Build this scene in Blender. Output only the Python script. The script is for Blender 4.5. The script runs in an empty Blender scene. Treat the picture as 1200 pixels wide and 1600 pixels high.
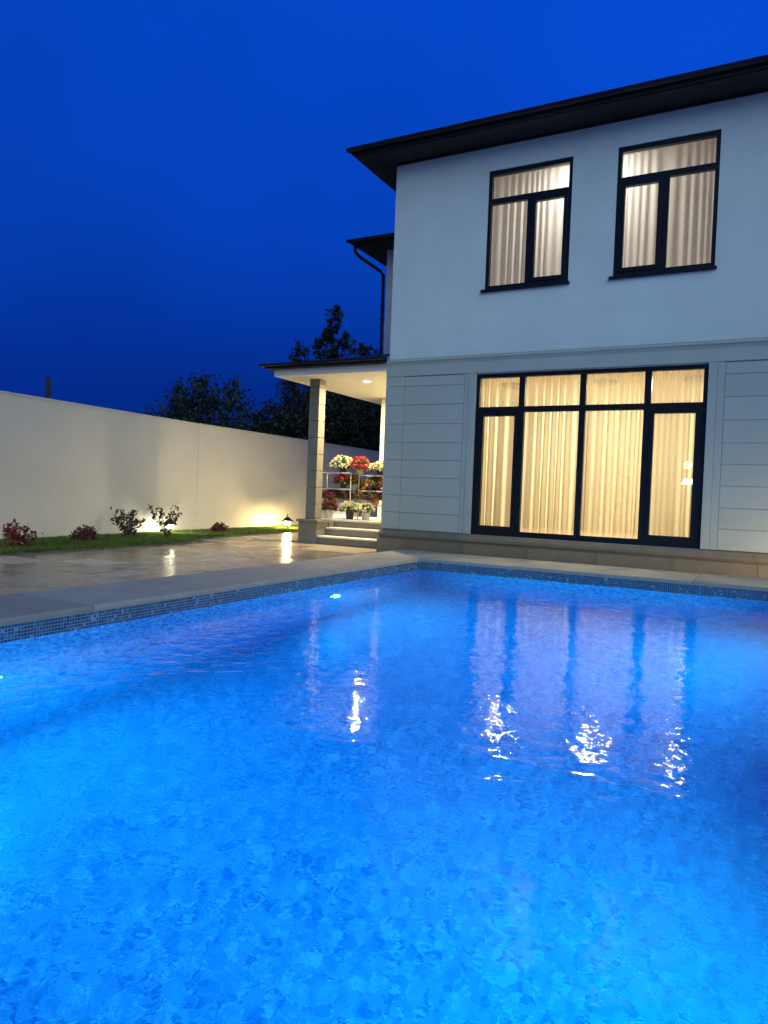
import bpy, bmesh, math, random
import numpy as np
from mathutils import Vector, Matrix, Euler
R = math.radians
sc = bpy.context.scene
col = sc.collection
rnd = random.Random(7)

# ------------------------------------------------------------------ camera
cam_d = bpy.data.cameras.new('camera')
cam = bpy.data.objects.new('camera', cam_d); col.objects.link(cam)
sc.camera = cam
CAM = Vector((6.109, -11.466, 0.9735))
yaw, pitch, roll = 0.48928, -0.026415, 0.038412
fw = Vector((-math.sin(yaw)*math.cos(pitch), math.cos(yaw)*math.cos(pitch), math.sin(pitch)))
r0 = fw.cross(Vector((0, 0, 1))).normalized(); u0 = r0.cross(fw)
rr = math.cos(roll)*r0 + math.sin(roll)*u0; uu = math.cos(roll)*u0 - math.sin(roll)*r0
m = Matrix((rr, uu, -fw)).transposed().to_4x4(); m.translation = CAM
cam.matrix_world = m
cam_d.sensor_fit = 'VERTICAL'; cam_d.sensor_height = 36; cam_d.lens = 36*1125.93/1600
cam_d.clip_start = 0.05; cam_d.clip_end = 3000

# ------------------------------------------------------------------ dusk sky, afterglow, exposure
SUN = Vector((0.56, -0.62, 0.55)).normalized()      # towards the afterglow, behind and right of the viewer
world = bpy.data.worlds.new('World'); sc.world = world; world.use_nodes = True
wn = world.node_tree; wn.nodes.clear()
out = wn.nodes.new('ShaderNodeOutputWorld'); bg = wn.nodes.new('ShaderNodeBackground')
sky = wn.nodes.new('ShaderNodeTexSky'); sky.sky_type = 'NISHITA'; sky.sun_disc = False
sky.sun_elevation = R(-3); sky.sun_rotation = math.atan2(SUN.x, SUN.y)
sky.air_density = 1.0; sky.dust_density = 0.3; sky.ozone_density = 4.0
SKY_STRENGTH = 0.10
geo = wn.nodes.new('ShaderNodeTexCoord'); sep = wn.nodes.new('ShaderNodeSeparateXYZ')
wn.links.new(geo.outputs['Generated'], sep.inputs[0])
ramp = wn.nodes.new('ShaderNodeValToRGB'); wn.links.new(sep.outputs['Z'], ramp.inputs[0])
cr = ramp.color_ramp
cr.elements[0].position = 0.0; cr.elements[0].color = (0.0009, 0.020, 0.225, 1)
cr.elements[1].position = 1.0; cr.elements[1].color = (0.001, 0.045, 0.42, 1)
e = cr.elements.new(0.12); e.color = (0.0010, 0.025, 0.27, 1)
e = cr.elements.new(0.32); e.color = (0.0012, 0.050, 0.46, 1)
e = cr.elements.new(0.55); e.color = (0.0014, 0.064, 0.58, 1)
# faint thin-cloud mottling
nz = wn.nodes.new('ShaderNodeTexNoise'); nz.inputs['Scale'].default_value = 1.7; nz.inputs['Detail'].default_value = 4
wn.links.new(geo.outputs['Generated'], nz.inputs['Vector'])
mr = wn.nodes.new('ShaderNodeMapRange'); mr.inputs[1].default_value = .3; mr.inputs[2].default_value = .7
mr.inputs[3].default_value = .78; mr.inputs[4].default_value = 1.14
wn.links.new(nz.outputs['Fac'], mr.inputs[0])
mul = wn.nodes.new('ShaderNodeMix'); mul.data_type = 'RGBA'; mul.blend_type = 'MULTIPLY'; mul.inputs[0].default_value = 1
wn.links.new(ramp.outputs['Color'], mul.inputs[6]); wn.links.new(mr.outputs[0], mul.inputs[7])
# the Nishita twilight is added at low strength to the deep blue
sk = wn.nodes.new('ShaderNodeMix'); sk.data_type = 'RGBA'; sk.blend_type = 'MULTIPLY'; sk.inputs[0].default_value = 1
sk.inputs[7].default_value = (SKY_STRENGTH*.10, SKY_STRENGTH*.3, SKY_STRENGTH*1.0, 1)
wn.links.new(sky.outputs[0], sk.inputs[6])
add = wn.nodes.new('ShaderNodeMix'); add.data_type = 'RGBA'; add.blend_type = 'ADD'; add.inputs[0].default_value = 1
wn.links.new(mul.outputs[2], add.inputs[6]); wn.links.new(sk.outputs[2], add.inputs[7])
wn.links.new(add.outputs[2], bg.inputs['Color']); bg.inputs['Strength'].default_value = 1.0
wn.links.new(bg.outputs[0], out.inputs[0])

sd = bpy.data.lights.new('afterglow', 'SUN'); so = bpy.data.objects.new('afterglow', sd); col.objects.link(so)
sd.energy = 1.27; sd.angle = R(55); sd.color = (0.72, 1.0, 0.76)
so.rotation_euler = (-SUN).to_track_quat('-Z', 'Y').to_euler()
so.location = (20, -20, 20)

sc.view_settings.view_transform = 'Standard'; sc.view_settings.look = 'None'
sc.view_settings.exposure = 0; sc.view_settings.gamma = 1
sc.render.engine = 'CYCLES'
cy = sc.cycles
cy.use_denoising = True; cy.max_bounces = 10; cy.diffuse_bounces = 4; cy.glossy_bounces = 4
cy.transmission_bounces = 8; cy.transparent_max_bounces = 16; cy.volume_bounces = 0
cy.sample_clamp_indirect = 4; cy.blur_glossy = 1.0; cy.use_adaptive_sampling = True; cy.adaptive_threshold = 0.02

# ------------------------------------------------------------------ helpers
def tag(o, label=None, cat=None, group=None, kind=None):
    if label: o['label'] = label
    if cat: o['category'] = cat
    if group: o['group'] = group
    if kind: o['kind'] = kind
    return o
def empty(name, loc=(0, 0, 0), label=None, cat=None, group=None):
    o = bpy.data.objects.new(name, None); col.objects.link(o); o.location = loc; o.empty_display_size = .2
    return tag(o, label, cat, group)
def link_mesh(name, me, parent=None):
    o = bpy.data.objects.new(name, me); col.objects.link(o)
    if parent is not None: o.parent = parent
    return o
def copy_tree(o, parent=None):
    c = o.copy(); col.objects.link(c)
    if parent is not None: c.parent = parent
    for ch in list(o.children): copy_tree(ch, c)
    return c
class MB:
    """collects faces, then builds one mesh object"""
    def __init__(s): s.v = []; s.f = []; s.mi = []
    def poly(s, pts, mi=0):
        n = len(s.v); s.v += [tuple(p) for p in pts]; s.f.append(tuple(range(n, n+len(pts)))); s.mi.append(mi); return s
    def box(s, x0, x1, y0, y1, z0, z1, mi=0):
        n = len(s.v)
        s.v += [(x0,y0,z0),(x1,y0,z0),(x1,y1,z0),(x0,y1,z0),(x0,y0,z1),(x1,y0,z1),(x1,y1,z1),(x0,y1,z1)]
        for f in ((0,3,2,1),(4,5,6,7),(0,1,5,4),(1,2,6,5),(2,3,7,6),(3,0,4,7)):
            s.f.append(tuple(n+i for i in f)); s.mi.append(mi)
        return s
    def prism(s, pts, z0, z1, mi=0):       # pts ccw seen from above
        n = len(s.v); k = len(pts)
        s.v += [(x, y, z0) for x, y in pts] + [(x, y, z1) for x, y in pts]
        s.f.append(tuple(n+i for i in reversed(range(k)))); s.mi.append(mi)
        s.f.append(tuple(n+k+i for i in range(k))); s.mi.append(mi)
        for i in range(k):
            j = (i+1) % k
            s.f.append((n+i, n+j, n+k+j, n+k+i)); s.mi.append(mi)
        return s
    def extrude_x(s, prof, x0, x1, mi=0):   # prof: (y,z) loop
        n = len(s.v); k = len(prof)
        s.v += [(x0, y, z) for y, z in prof] + [(x1, y, z) for y, z in prof]
        s.f.append(tuple(n+i for i in range(k))); s.mi.append(mi)
        s.f.append(tuple(n+k+i for i in reversed(range(k)))); s.mi.append(mi)
        for i in range(k):
            j = (i+1) % k
            s.f.append((n+i, n+k+i, n+k+j, n+j)); s.mi.append(mi)
        return s
    def tube(s, pts, rad, seg=8, mi=0, cap=True):
        pts = [Vector(p) for p in pts]
        rads = rad if isinstance(rad, (list, tuple)) else [rad]*len(pts)
        rings = []
        for i, p in enumerate(pts):
            d = (pts[min(i+1, len(pts)-1)] - pts[max(i-1, 0)]).normalized()
            a = d.cross(Vector((0, 0, 1)));
            if a.length < 1e-3: a = Vector((1, 0, 0))
            a.normalize(); b = d.cross(a)
            ring = []
            for k in range(seg):
                t = 2*math.pi*k/seg
                q = p + (a*math.cos(t) + b*math.sin(t))*rads[i]
                ring.append(len(s.v)); s.v.append(tuple(q))
            rings.append(ring)
        for i in range(len(rings)-1):
            for k in range(seg):
                s.f.append((rings[i][k], rings[i][(k+1) % seg], rings[i+1][(k+1) % seg], rings[i+1][k])); s.mi.append(mi)
        if cap:
            s.f.append(tuple(rings[0])); s.mi.append(mi); s.f.append(tuple(reversed(rings[-1]))); s.mi.append(mi)
        return s
    def lathe(s, prof, c=(0, 0, 0), seg=16, mi=0):   # prof: (r,z)
        rings = []
        for r_, z in prof:
            ring = []
            for k in range(seg):
                t = 2*math.pi*k/seg; ring.append(len(s.v)); s.v.append((c[0]+r_*math.cos(t), c[1]+r_*math.sin(t), c[2]+z))
            rings.append(ring)
        for i in range(len(rings)-1):
            for k in range(seg):
                s.f.append((rings[i][k], rings[i][(k+1) % seg], rings[i+1][(k+1) % seg], rings[i+1][k])); s.mi.append(mi)
        return s
    def mesh(s, name, mats, smooth=False):
        me = bpy.data.meshes.new(name); me.from_pydata(s.v, [], s.f)
        for m_ in (mats if isinstance(mats, (list, tuple)) else [mats]): me.materials.append(m_)
        if any(s.mi): me.polygons.foreach_set('material_index', s.mi)
        if smooth: me.polygons.foreach_set('use_smooth', [True]*len(me.polygons))
        me.update(); return me
    def build(s, name, mats, parent=None, smooth=False, bevel=0):
        o = link_mesh(name, s.mesh(name, mats, smooth), parent)
        if bevel:
            b = o.modifiers.new('bevel', 'BEVEL'); b.width = bevel; b.segments = 2; b.limit_method = 'ANGLE'
        return o

# ------------------------------------------------------------------ materials
def mat(name, color, rough=.6, noise=None, bump=None, metallic=0, spec=.5, vary=0):
    """noise=(scale, amount, detail)  bump=(scale, strength, distance)"""
    m_ = bpy.data.materials.new(name); m_.use_nodes = True
    nt = m_.node_tree; b = nt.nodes['Principled BSDF']
    b.inputs['Base Color'].default_value = (*color, 1); b.inputs['Roughness'].default_value = rough
    b.inputs['Metallic'].default_value = metallic; b.inputs['Specular IOR Level'].default_value = spec
    tc = nt.nodes.new('ShaderNodeTexCoord')
    if noise:
        n = nt.nodes.new('ShaderNodeTexNoise'); n.inputs['Scale'].default_value = noise[0]
        n.inputs['Detail'].default_value = noise[2] if len(noise) > 2 else 5
        n.inputs['Roughness'].default_value = .6
        nt.links.new(tc.outputs['Object'], n.inputs['Vector'])
        r_ = nt.nodes.new('ShaderNodeMapRange'); r_.inputs[1].default_value = .25; r_.inputs[2].default_value = .75
        r_.inputs[3].default_value = 1-noise[1]; r_.inputs[4].default_value = 1+noise[1]*.6
        nt.links.new(n.outputs['Fac'], r_.inputs[0])
        x = nt.nodes.new('ShaderNodeVectorMath'); x.operation = 'SCALE'; x.inputs[0].default_value = color
        if vary:
            oi = nt.nodes.new('ShaderNodeObjectInfo'); v_ = nt.nodes.new('ShaderNodeMapRange')
            v_.inputs[3].default_value = 1-vary; v_.inputs[4].default_value = 1+vary
            nt.links.new(oi.outputs['Random'], v_.inputs[0])
            mm = nt.nodes.new('ShaderNodeMath'); mm.operation = 'MULTIPLY'
            nt.links.new(r_.outputs[0], mm.inputs[0]); nt.links.new(v_.outputs[0], mm.inputs[1])
            nt.links.new(mm.outputs[0], x.inputs['Scale'])
        else: nt.links.new(r_.outputs[0], x.inputs['Scale'])
        nt.links.new(x.outputs[0], b.inputs['Base Color'])
    if bump:
        n = nt.nodes.new('ShaderNodeTexNoise'); n.inputs['Scale'].default_value = bump[0]; n.inputs['Detail'].default_value = 6
        nt.links.new(tc.outputs['Object'], n.inputs['Vector'])
        bp = nt.nodes.new('ShaderNodeBump'); bp.inputs['Strength'].default_value = bump[1]; bp.inputs['Distance'].default_value = bump[2]
        nt.links.new(n.outputs['Fac'], bp.inputs['Height']); nt.links.new(bp.outputs[0], b.inputs['Normal'])
    return m_
def emit(name, color, strength):
    m_ = bpy.data.materials.new(name); m_.use_nodes = True; nt = m_.node_tree; nt.nodes.clear()
    o = nt.nodes.new('ShaderNodeOutputMaterial'); e_ = nt.nodes.new('ShaderNodeEmission')
    e_.inputs[0].default_value = (*color, 1); e_.inputs[1].default_value = strength
    nt.links.new(e_.outputs[0], o.inputs[0]); return m_

M_stucco = mat('white_stucco', (.66, .695, .665), .85, (1.3, .10, 8), (55, .35, .004))
M_stone = mat('pale_stone_cladding', (.41, .435, .385), .6, (1.7, .08, 6), (70, .2, .002), vary=.03)
M_plinth = mat('grey_plinth_stone', (.20, .155, .10), .6, (3.5, .25, 8), (40, .3, .003), vary=.10)
M_black = mat('black_aluminium', (.006, .007, .009), .4, spec=.3)
M_roof = mat('dark_roof_metal', (.005, .005, .006), .6, (4, .2), (20, .2, .004))
M_soffit = mat('dark_soffit', (.005, .007, .008), .75, (6, .2))
M_wall = mat('cream_render', (.53, .51, .475), .9, (1.1, .08, 7), (45, .35, .004))
M_wallcap = mat('wall_coping', (.50, .49, .44), .7, (6, .15))
M_beam = mat('porch_white_paint', (.76, .72, .62), .6, (3, .05), (60, .1, .002))
M_column = mat('column_stone', (.19, .175, .14), .65, (5, .14, 7), (45, .3, .003))
M_joint = mat('joint_mortar', (.10, .09, .08), .9)
M_coping = mat('grey_coping_stone', (.325, .31, .25), .8, (2.3, .16, 7), (80, .25, .002), spec=.25, vary=.12)
M_bedding = mat('patio_bedding', (.10, .095, .085), .85, (8, .3))
M_step = mat('step_stone', (.19, .17, .135), .55, (5, .15, 7), (50, .2, .002))
M_white = mat('white_metal', (.55, .54, .50), .5)
M_terra = mat('terracotta', (.42, .15, .07), .75, (12, .15))
M_pot = mat('cream_pot', (.60, .56, .46), .6, (9, .1))
M_darkpot = mat('dark_plastic_pot', (.03, .035, .035), .5)
M_bark = mat('bark', (.055, .045, .035), .9, (14, .4), (30, .6, .01))
M_soil = mat('soil', (.045, .034, .024), .95, (20, .4), (40, .6, .01))
M_ground = mat('dry_ground', (.07, .065, .05), .95, (.6, .4), (8, .5, .03))

def leafmat(name, c0, c1, trans=.25):
    m_ = bpy.data.materials.new(name); m_.use_nodes = True; nt = m_.node_tree; b = nt.nodes['Principled BSDF']
    g = nt.nodes.new('ShaderNodeNewGeometry'); r_ = nt.nodes.new('ShaderNodeValToRGB')
    r_.color_ramp.elements[0].color = (*c0, 1); r_.color_ramp.elements[1].color = (*c1, 1)
    nt.links.new(g.outputs['Random Per Island'], r_.inputs[0]); nt.links.new(r_.outputs[0], b.inputs['Base Color'])
    b.inputs['Roughness'].default_value = .55
    t = nt.nodes.new('ShaderNodeBsdfTranslucent'); nt.links.new(r_.outputs[0], t.inputs[0])
    mx = nt.nodes.new('ShaderNodeMixShader'); mx.inputs[0].default_value = trans
    nt.links.new(b.outputs[0], mx.inputs[1]); nt.links.new(t.outputs[0], mx.inputs[2])
    nt.links.new(mx.outputs[0], nt.nodes['Material Output'].inputs[0]); return m_
M_leaf = leafmat('dark_green_leaves', (.010, .018, .007), (.025, .04, .015))
M_leaf2 = leafmat('olive_leaves', (.014, .022, .012), (.04, .055, .03))
M_cyp = leafmat('deep_green_needles', (.007, .012, .007), (.02, .026, .013))
M_redleaf = leafmat('red_leaves', (.085, .015, .018), (.20, .04, .035))
M_redleaf2 = leafmat('dark_maroon_leaves', (.05, .012, .016), (.13, .03, .03))
M_shrub = leafmat('purple_green_leaves', (.035, .03, .022), (.09, .065, .045))
M_grass = leafmat('lawn_grass', (.035, .08, .010), (.12, .20, .025), .35)
M_plantleaf = leafmat('pot_plant_leaves', (.03, .07, .012), (.12, .17, .03))
M_fwhite = leafmat('cream_white_petals', (.66, .64, .42), (.85, .83, .62), .3)
M_fred = leafmat('crimson_petals', (.30, .012, .025), (.50, .04, .06), .2)
M_fdark = leafmat('dark_wine_petals', (.09, .010, .018), (.22, .03, .045), .2)
M_forange = leafmat('orange_petals', (.40, .16, .03), (.55, .28, .06), .2)

def glassmat():
    m_ = bpy.data.materials.new('window_glass'); m_.use_nodes = True; nt = m_.node_tree; nt.nodes.clear()
    o = nt.nodes.new('ShaderNodeOutputMaterial'); t = nt.nodes.new('ShaderNodeBsdfTransparent'); t.inputs[0].default_value = (.93, .95, .93, 1)
    g = nt.nodes.new('ShaderNodeBsdfGlossy'); g.inputs['Roughness'].default_value = .01
    f = nt.nodes.new('ShaderNodeFresnel'); f.inputs[0].default_value = 1.65
    mx = nt.nodes.new('ShaderNodeMixShader'); nt.links.new(f.outputs[0], mx.inputs[0])
    nt.links.new(t.outputs[0], mx.inputs[1]); nt.links.new(g.outputs[0], mx.inputs[2]); nt.links.new(mx.outputs[0], o.inputs[0])
    return m_
M_glass = glassmat()

def curtainmat(name, c, op=.25, dif=.34):
    m_ = bpy.data.materials.new(name); m_.use_nodes = True; nt = m_.node_tree; nt.nodes.clear()
    o = nt.nodes.new('ShaderNodeOutputMaterial')
    tr = nt.nodes.new('ShaderNodeBsdfTranslucent'); df = nt.nodes.new('ShaderNodeBsdfDiffuse'); tp = nt.nodes.new('ShaderNodeBsdfTransparent')
    tr.inputs[0].default_value = (*c, 1); df.inputs[0].default_value = (*[x*.9 for x in c], 1)
    a = nt.nodes.new('ShaderNodeMixShader'); a.inputs[0].default_value = dif
    nt.links.new(tr.outputs[0], a.inputs[1]); nt.links.new(df.outputs[0], a.inputs[2])
    # open weave: sheer where the cloth faces you, closed where a fold turns edge-on
    lw = nt.nodes.new('ShaderNodeLayerWeight'); lw.inputs[0].default_value = .5
    mr_ = nt.nodes.new('ShaderNodeMapRange'); mr_.inputs[1].default_value = .0; mr_.inputs[2].default_value = .8
    mr_.inputs[3].default_value = op; mr_.inputs[4].default_value = 1.0
    nt.links.new(lw.outputs['Facing'], mr_.inputs[0])
    b = nt.nodes.new('ShaderNodeMixShader'); nt.links.new(mr_.outputs[0], b.inputs[0])
    nt.links.new(tp.outputs[0], b.inputs[1]); nt.links.new(a.outputs[0], b.inputs[2])
    nt.links.new(b.outputs[0], o.inputs[0]); return m_
M_curtain = curtainmat('sheer_curtain', (.90, .86, .70))
M_curtain_up = curtainmat('sheer_curtain_upstairs', (.90, .89, .86), .74, .45)
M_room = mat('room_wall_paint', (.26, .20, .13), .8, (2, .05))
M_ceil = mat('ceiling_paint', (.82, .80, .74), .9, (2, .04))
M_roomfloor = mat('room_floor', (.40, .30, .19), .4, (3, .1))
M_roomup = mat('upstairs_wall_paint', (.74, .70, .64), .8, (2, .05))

def mosaicmat(name, cell, cols, rough=.25, grout=(.30, .42, .50), gw=.10):
    m_ = bpy.data.materials.new(name); m_.use_nodes = True; nt = m_.node_tree; b = nt.nodes['Principled BSDF']
    tc = nt.nodes.new('ShaderNodeTexCoord')
    ad = nt.nodes.new('ShaderNodeVectorMath'); ad.operation = 'ADD'; ad.inputs[1].default_value = (cell*.37,)*3
    nt.links.new(tc.outputs['Object'], ad.inputs[0])
    dv = nt.nodes.new('ShaderNodeVectorMath'); dv.operation = 'SCALE'; dv.inputs['Scale'].default_value = 1/cell
    nt.links.new(ad.outputs[0], dv.inputs[0])
    fl = nt.nodes.new('ShaderNodeVectorMath'); fl.operation = 'FLOOR'; nt.links.new(dv.outputs[0], fl.inputs[0])
    wn_ = nt.nodes.new('ShaderNodeTexWhiteNoise'); nt.links.new(fl.outputs[0], wn_.inputs['Vector'])
    r_ = nt.nodes.new('ShaderNodeValToRGB'); r_.color_ramp.interpolation = 'CONSTANT'
    els = r_.color_ramp.elements
    els[0].color = (*cols[0][1], 1); els[0].position = 0
    els[1].color = (*cols[1][1], 1); els[1].position = cols[1][0]
    for p_, c_ in cols[2:]:
        e_ = els.new(p_); e_.color = (*c_, 1)
    nt.links.new(wn_.outputs['Value'], r_.inputs[0])
    # mottling at hand size: sheets of mosaic differ a little in tone
    n = nt.nodes.new('ShaderNodeTexNoise'); n.inputs['Scale'].default_value = 9; n.inputs['Detail'].default_value = 3
    nt.links.new(tc.outputs['Object'], n.inputs['Vector'])
    mr_ = nt.nodes.new('ShaderNodeMapRange'); mr_.inputs[1].default_value = .3; mr_.inputs[2].default_value = .7
    mr_.inputs[3].default_value = .88; mr_.inputs[4].default_value = 1.1
    nt.links.new(n.outputs['Fac'], mr_.inputs[0])
    sc_ = nt.nodes.new('ShaderNodeVectorMath'); sc_.operation = 'SCALE'
    nt.links.new(r_.outputs[0], sc_.inputs[0]); nt.links.new(mr_.outputs[0], sc_.inputs['Scale'])
    nt.links.new(sc_.outputs[0], b.inputs['Base Color'])
    b.inputs['Roughness'].default_value = rough
    return m_
M_floor_mos = mosaicmat('pool_mosaic', .028, [(0, (.22, .38, .58)), (.25, (.38, .55, .70)), (.55, (.52, .68, .80)), (.78, (.86, .94, .96)), (.91, (.08, .18, .42))])
M_t = [mat('mosaic_'+n_, c_, .18) for n_, c_ in (('navy', (.012, .035, .075)), ('teal', (.02, .075, .11)), ('sky', (.05, .14, .20)), ('pale', (.20, .31, .36)), ('blue', (.015, .06, .13)))]
M_grout = mat('mosaic_grout', (.26, .36, .42), .8)

def watermat():
    m_ = bpy.data.materials.new('pool_water'); m_.use_nodes = True; nt = m_.node_tree; nt.nodes.clear()
    o = nt.nodes.new('ShaderNodeOutputMaterial')
    g = nt.nodes.new('ShaderNodeBsdfRefraction'); g.inputs['IOR'].default_value = 1.33; g.inputs['Roughness'].default_value = 0.0
    gl = nt.nodes.new('ShaderNodeBsdfGlossy'); gl.inputs['Roughness'].default_value = 0.02
    fr_ = nt.nodes.new('ShaderNodeFresnel'); fr_.inputs[0].default_value = 1.33
    fm = nt.nodes.new('ShaderNodeMath'); fm.operation = 'MULTIPLY'; fm.inputs[1].default_value = .76
    nt.links.new(fr_.outputs[0], fm.inputs[0])
    wm_ = nt.nodes.new('ShaderNodeMixShader'); nt.links.new(fm.outputs[0], wm_.inputs[0])
    nt.links.new(g.outputs[0], wm_.inputs[1]); nt.links.new(gl.outputs[0], wm_.inputs[2])
    tc = nt.nodes.new('ShaderNodeTexCoord')
    def nn(scale, detail, sx=1, sy=1):
        mp = nt.nodes.new('ShaderNodeMapping'); mp.inputs['Scale'].default_value = (sx, sy, 1); nt.links.new(tc.outputs['Object'], mp.inputs[0])
        n = nt.nodes.new('ShaderNodeTexNoise'); n.inputs['Scale'].default_value = scale; n.inputs['Detail'].default_value = detail
        n.inputs['Roughness'].default_value = .5
        nt.links.new(mp.outputs[0], n.inputs['Vector']); return n
    a = nn(7.5, 2); b = nn(26, 3); c = nn(1.1, 1)
    s1 = nt.nodes.new('ShaderNodeMath'); s1.operation = 'MULTIPLY_ADD'; s1.inputs[1].default_value = .13
    nt.links.new(b.outputs['Fac'], s1.inputs[0]); nt.links.new(a.outputs['Fac'], s1.inputs[2])
    bp = nt.nodes.new('ShaderNodeBump'); bp.inputs['Strength'].default_value = 1; bp.inputs['Distance'].default_value = .0075
    # ripples die down and freshen in patches
    sm = nt.nodes.new('ShaderNodeMapRange'); sm.inputs[1].default_value = .35; sm.inputs[2].default_value = .65
    sm.inputs[3].default_value = .45; sm.inputs[4].default_value = 1.0
    nt.links.new(c.outputs['Fac'], sm.inputs[0]); nt.links.new(sm.outputs[0], bp.inputs['Strength'])
    nt.links.new(s1.outputs[0], bp.inputs['Height']); [nt.links.new(bp.outputs[0], k_.inputs['Normal']) for k_ in (g, gl, fr_)]
    nt.links.new(wm_.outputs[0], o.inputs['Surface'])
    ab = nt.nodes.new('ShaderNodeVolumeAbsorption'); ab.inputs[0].default_value = (.0, .60, 1.0, 1); ab.inputs['Density'].default_value = WATER_ABS
    s_ = nt.nodes.new('ShaderNodeVolumeScatter'); s_.inputs[0].default_value = (.02, .62, 1, 1); s_.inputs['Density'].default_value = WATER_SCAT
    s_.inputs['Anisotropy'].default_value = .15
    ad = nt.nodes.new('ShaderNodeAddShader'); nt.links.new(ab.outputs[0], ad.inputs[0]); nt.links.new(s_.outputs[0], ad.inputs[1])
    nt.links.new(ad.outputs[0], o.inputs['Volume'])
    return m_
WATER_ABS = .46; WATER_SCAT = .12
M_water = watermat()

# ------------------------------------------------------------------ ground
PX0, PX1, PY0, PY1 = 1.457, 6.43, -12.6, -1.524     # pool
ZW, ZF, ZP = -0.1625, -2.15, -0.08                  # water, pool floor, patio level
g = MB()
# the far ground is one sheet with the pool left open
S = 1500
xs = [-S, -5.35, .30, PX0-.15, PX1+.15, S]; ys = [-S, PY0-.15, PY1+.15, S]
for i in range(len(xs)-1):
    for j in range(3):
        if i == 3 and j == 1: continue
        g.poly([(xs[i], ys[j], -.16), (xs[i+1], ys[j], -.16), (xs[i+1], ys[j+1], -.16), (xs[i], ys[j+1], -.16)])
tag(g.build('ground', M_ground), kind='structure')

# bed edge (front) polyline, and the boundary wall line
bed = [(-3.10, -10.5), (-3.10, -1.95), (-3.16, -1.55), (-3.40, -1.12), (-3.78, -.80), (-4.40, 3.65), (-4.55, 5.2), (-4.62, 9.5)]
wallA = [(-4.42, -10.5), (-5.478, 1.12)]
wallC = [(-5.47, 1.12), (-5.62, 5.55), (-6.05, 15.0)]
def interp(poly, y):
    for (xa, ya), (xb, yb) in zip(poly[:-1], poly[1:]):
        if ya <= y <= yb: return xa + (xb-xa)*(y-ya)/(yb-ya)
    return poly[-1][0] if y > poly[-1][1] else poly[0][0]
def wallx(y): return interp(wallA, y) if y < 1.12 else interp(wallC, y)

patio = tag(MB().prism([(-3.1, -10.5), (.5, -10.5), (.5, 3.3), (-2.0, 3.3), (-2.0, 9.5), (-4.62, 9.5), (-4.55, 5.2), (-4.4, 3.65), (-3.78, -.8), (-3.40, -1.12), (-3.16, -1.55), (-3.1, -1.95)], -.15, ZP-.022)
            .build('patio', M_bedding), kind='structure')
# travertine paving: random ashlar rows, each tile its own piece, laid slightly out of level
M_tiles = [mat('travertine_'+n_, c_, r_, (6, .22, 8), (35, .35, .0015), vary=.14, spec=.35) for n_, c_, r_ in
           (('sand', (.31, .25, .165), .24), ('grey', (.23, .19, .135), .19), ('pale', (.41, .345, .24), .30), ('brown', (.25, .185, .115), .22))]
tile_cache = {}
def tile_mesh(w, d, k):
    key = (w, d, k)
    if key not in tile_cache:
        b = .004; x, y = w/2-.003, d/2-.003; mb = MB()
        lo = [(-x, -y, -.02), (x, -y, -.02), (x, y, -.02), (-x, y, -.02)]
        mi_ = [(-x, -y, -b), (x, -y, -b), (x, y, -b), (-x, y, -b)]
        hi = [(-x+b, -y+b, 0), (x-b, -y+b, 0), (x-b, y-b, 0), (-x+b, y-b, 0)]
        mb.v = lo+mi_+hi
        for i in range(4):
            j = (i+1) % 4
            mb.f += [(i, j, 4+j, 4+i), (4+i, 4+j, 8+j, 8+i)]
        mb.f.append((8, 9, 10, 11)); mb.mi = [0]*len(mb.f)
        tile_cache[key] = mb.mesh('tile', M_tiles[k])
    return tile_cache[key]
tr = random.Random(11)
y = -9.2; n_tiles = 0
while y < 1.4:
    d = tr.choice([.4, .6, .6])
    x = .497
    while True:
        w = tr.choice([.4, .6, .6, .8])
        if x-w < interp(bed, y+d/2)+.0: 
            w = round(max(0, x-interp(bed, min(y, y+d))-.02), 1)
            if w < .2: break
        if y+d > .42 and x > -2.2 and x-w < 0:        # under the steps and the porch
            x -= w
            if x < -4.6: break
            continue
        t = link_mesh('tile', tile_mesh(w, d, tr.choice([0, 0, 1, 2, 3])), patio)
        t.location = (x-w/2, y+d/2, ZP-tr.random()*.0015); t.rotation_euler = (R(tr.uniform(-.5, .5)), R(tr.uniform(-.5, .5)), 0)
        n_tiles += 1; x -= w
    y += d
# far rows, too narrow to tell apart: one joined sheet
fb = MB(); y = 1.4
while y < 8:
    x = -2.25
    while x > interp(bed, y+.3)+.3:
        fb.box(x-.594, x, y, y+.594, ZP-.02, ZP-tr.random()*.002, 0); x -= .6
    y += .6
tag(fb.build('paving_tiles', M_tiles[0], patio), kind='stuff')

# ------------------------------------------------------------------ lawn bed
lawn_pts = [(-2.96-0.14, -10.5)] + bed[1:] + [(wallx(9.5)+.0, 9.5), (wallx(5.55), 5.55), (wallx(1.2), 1.12), (wallx(1.1), 1.1), (wallx(-10.5), -10.5)]
lawn = tag(MB().prism(lawn_pts, -.14, -.065).build('lawn_bed', M_soil), kind='structure')
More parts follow.
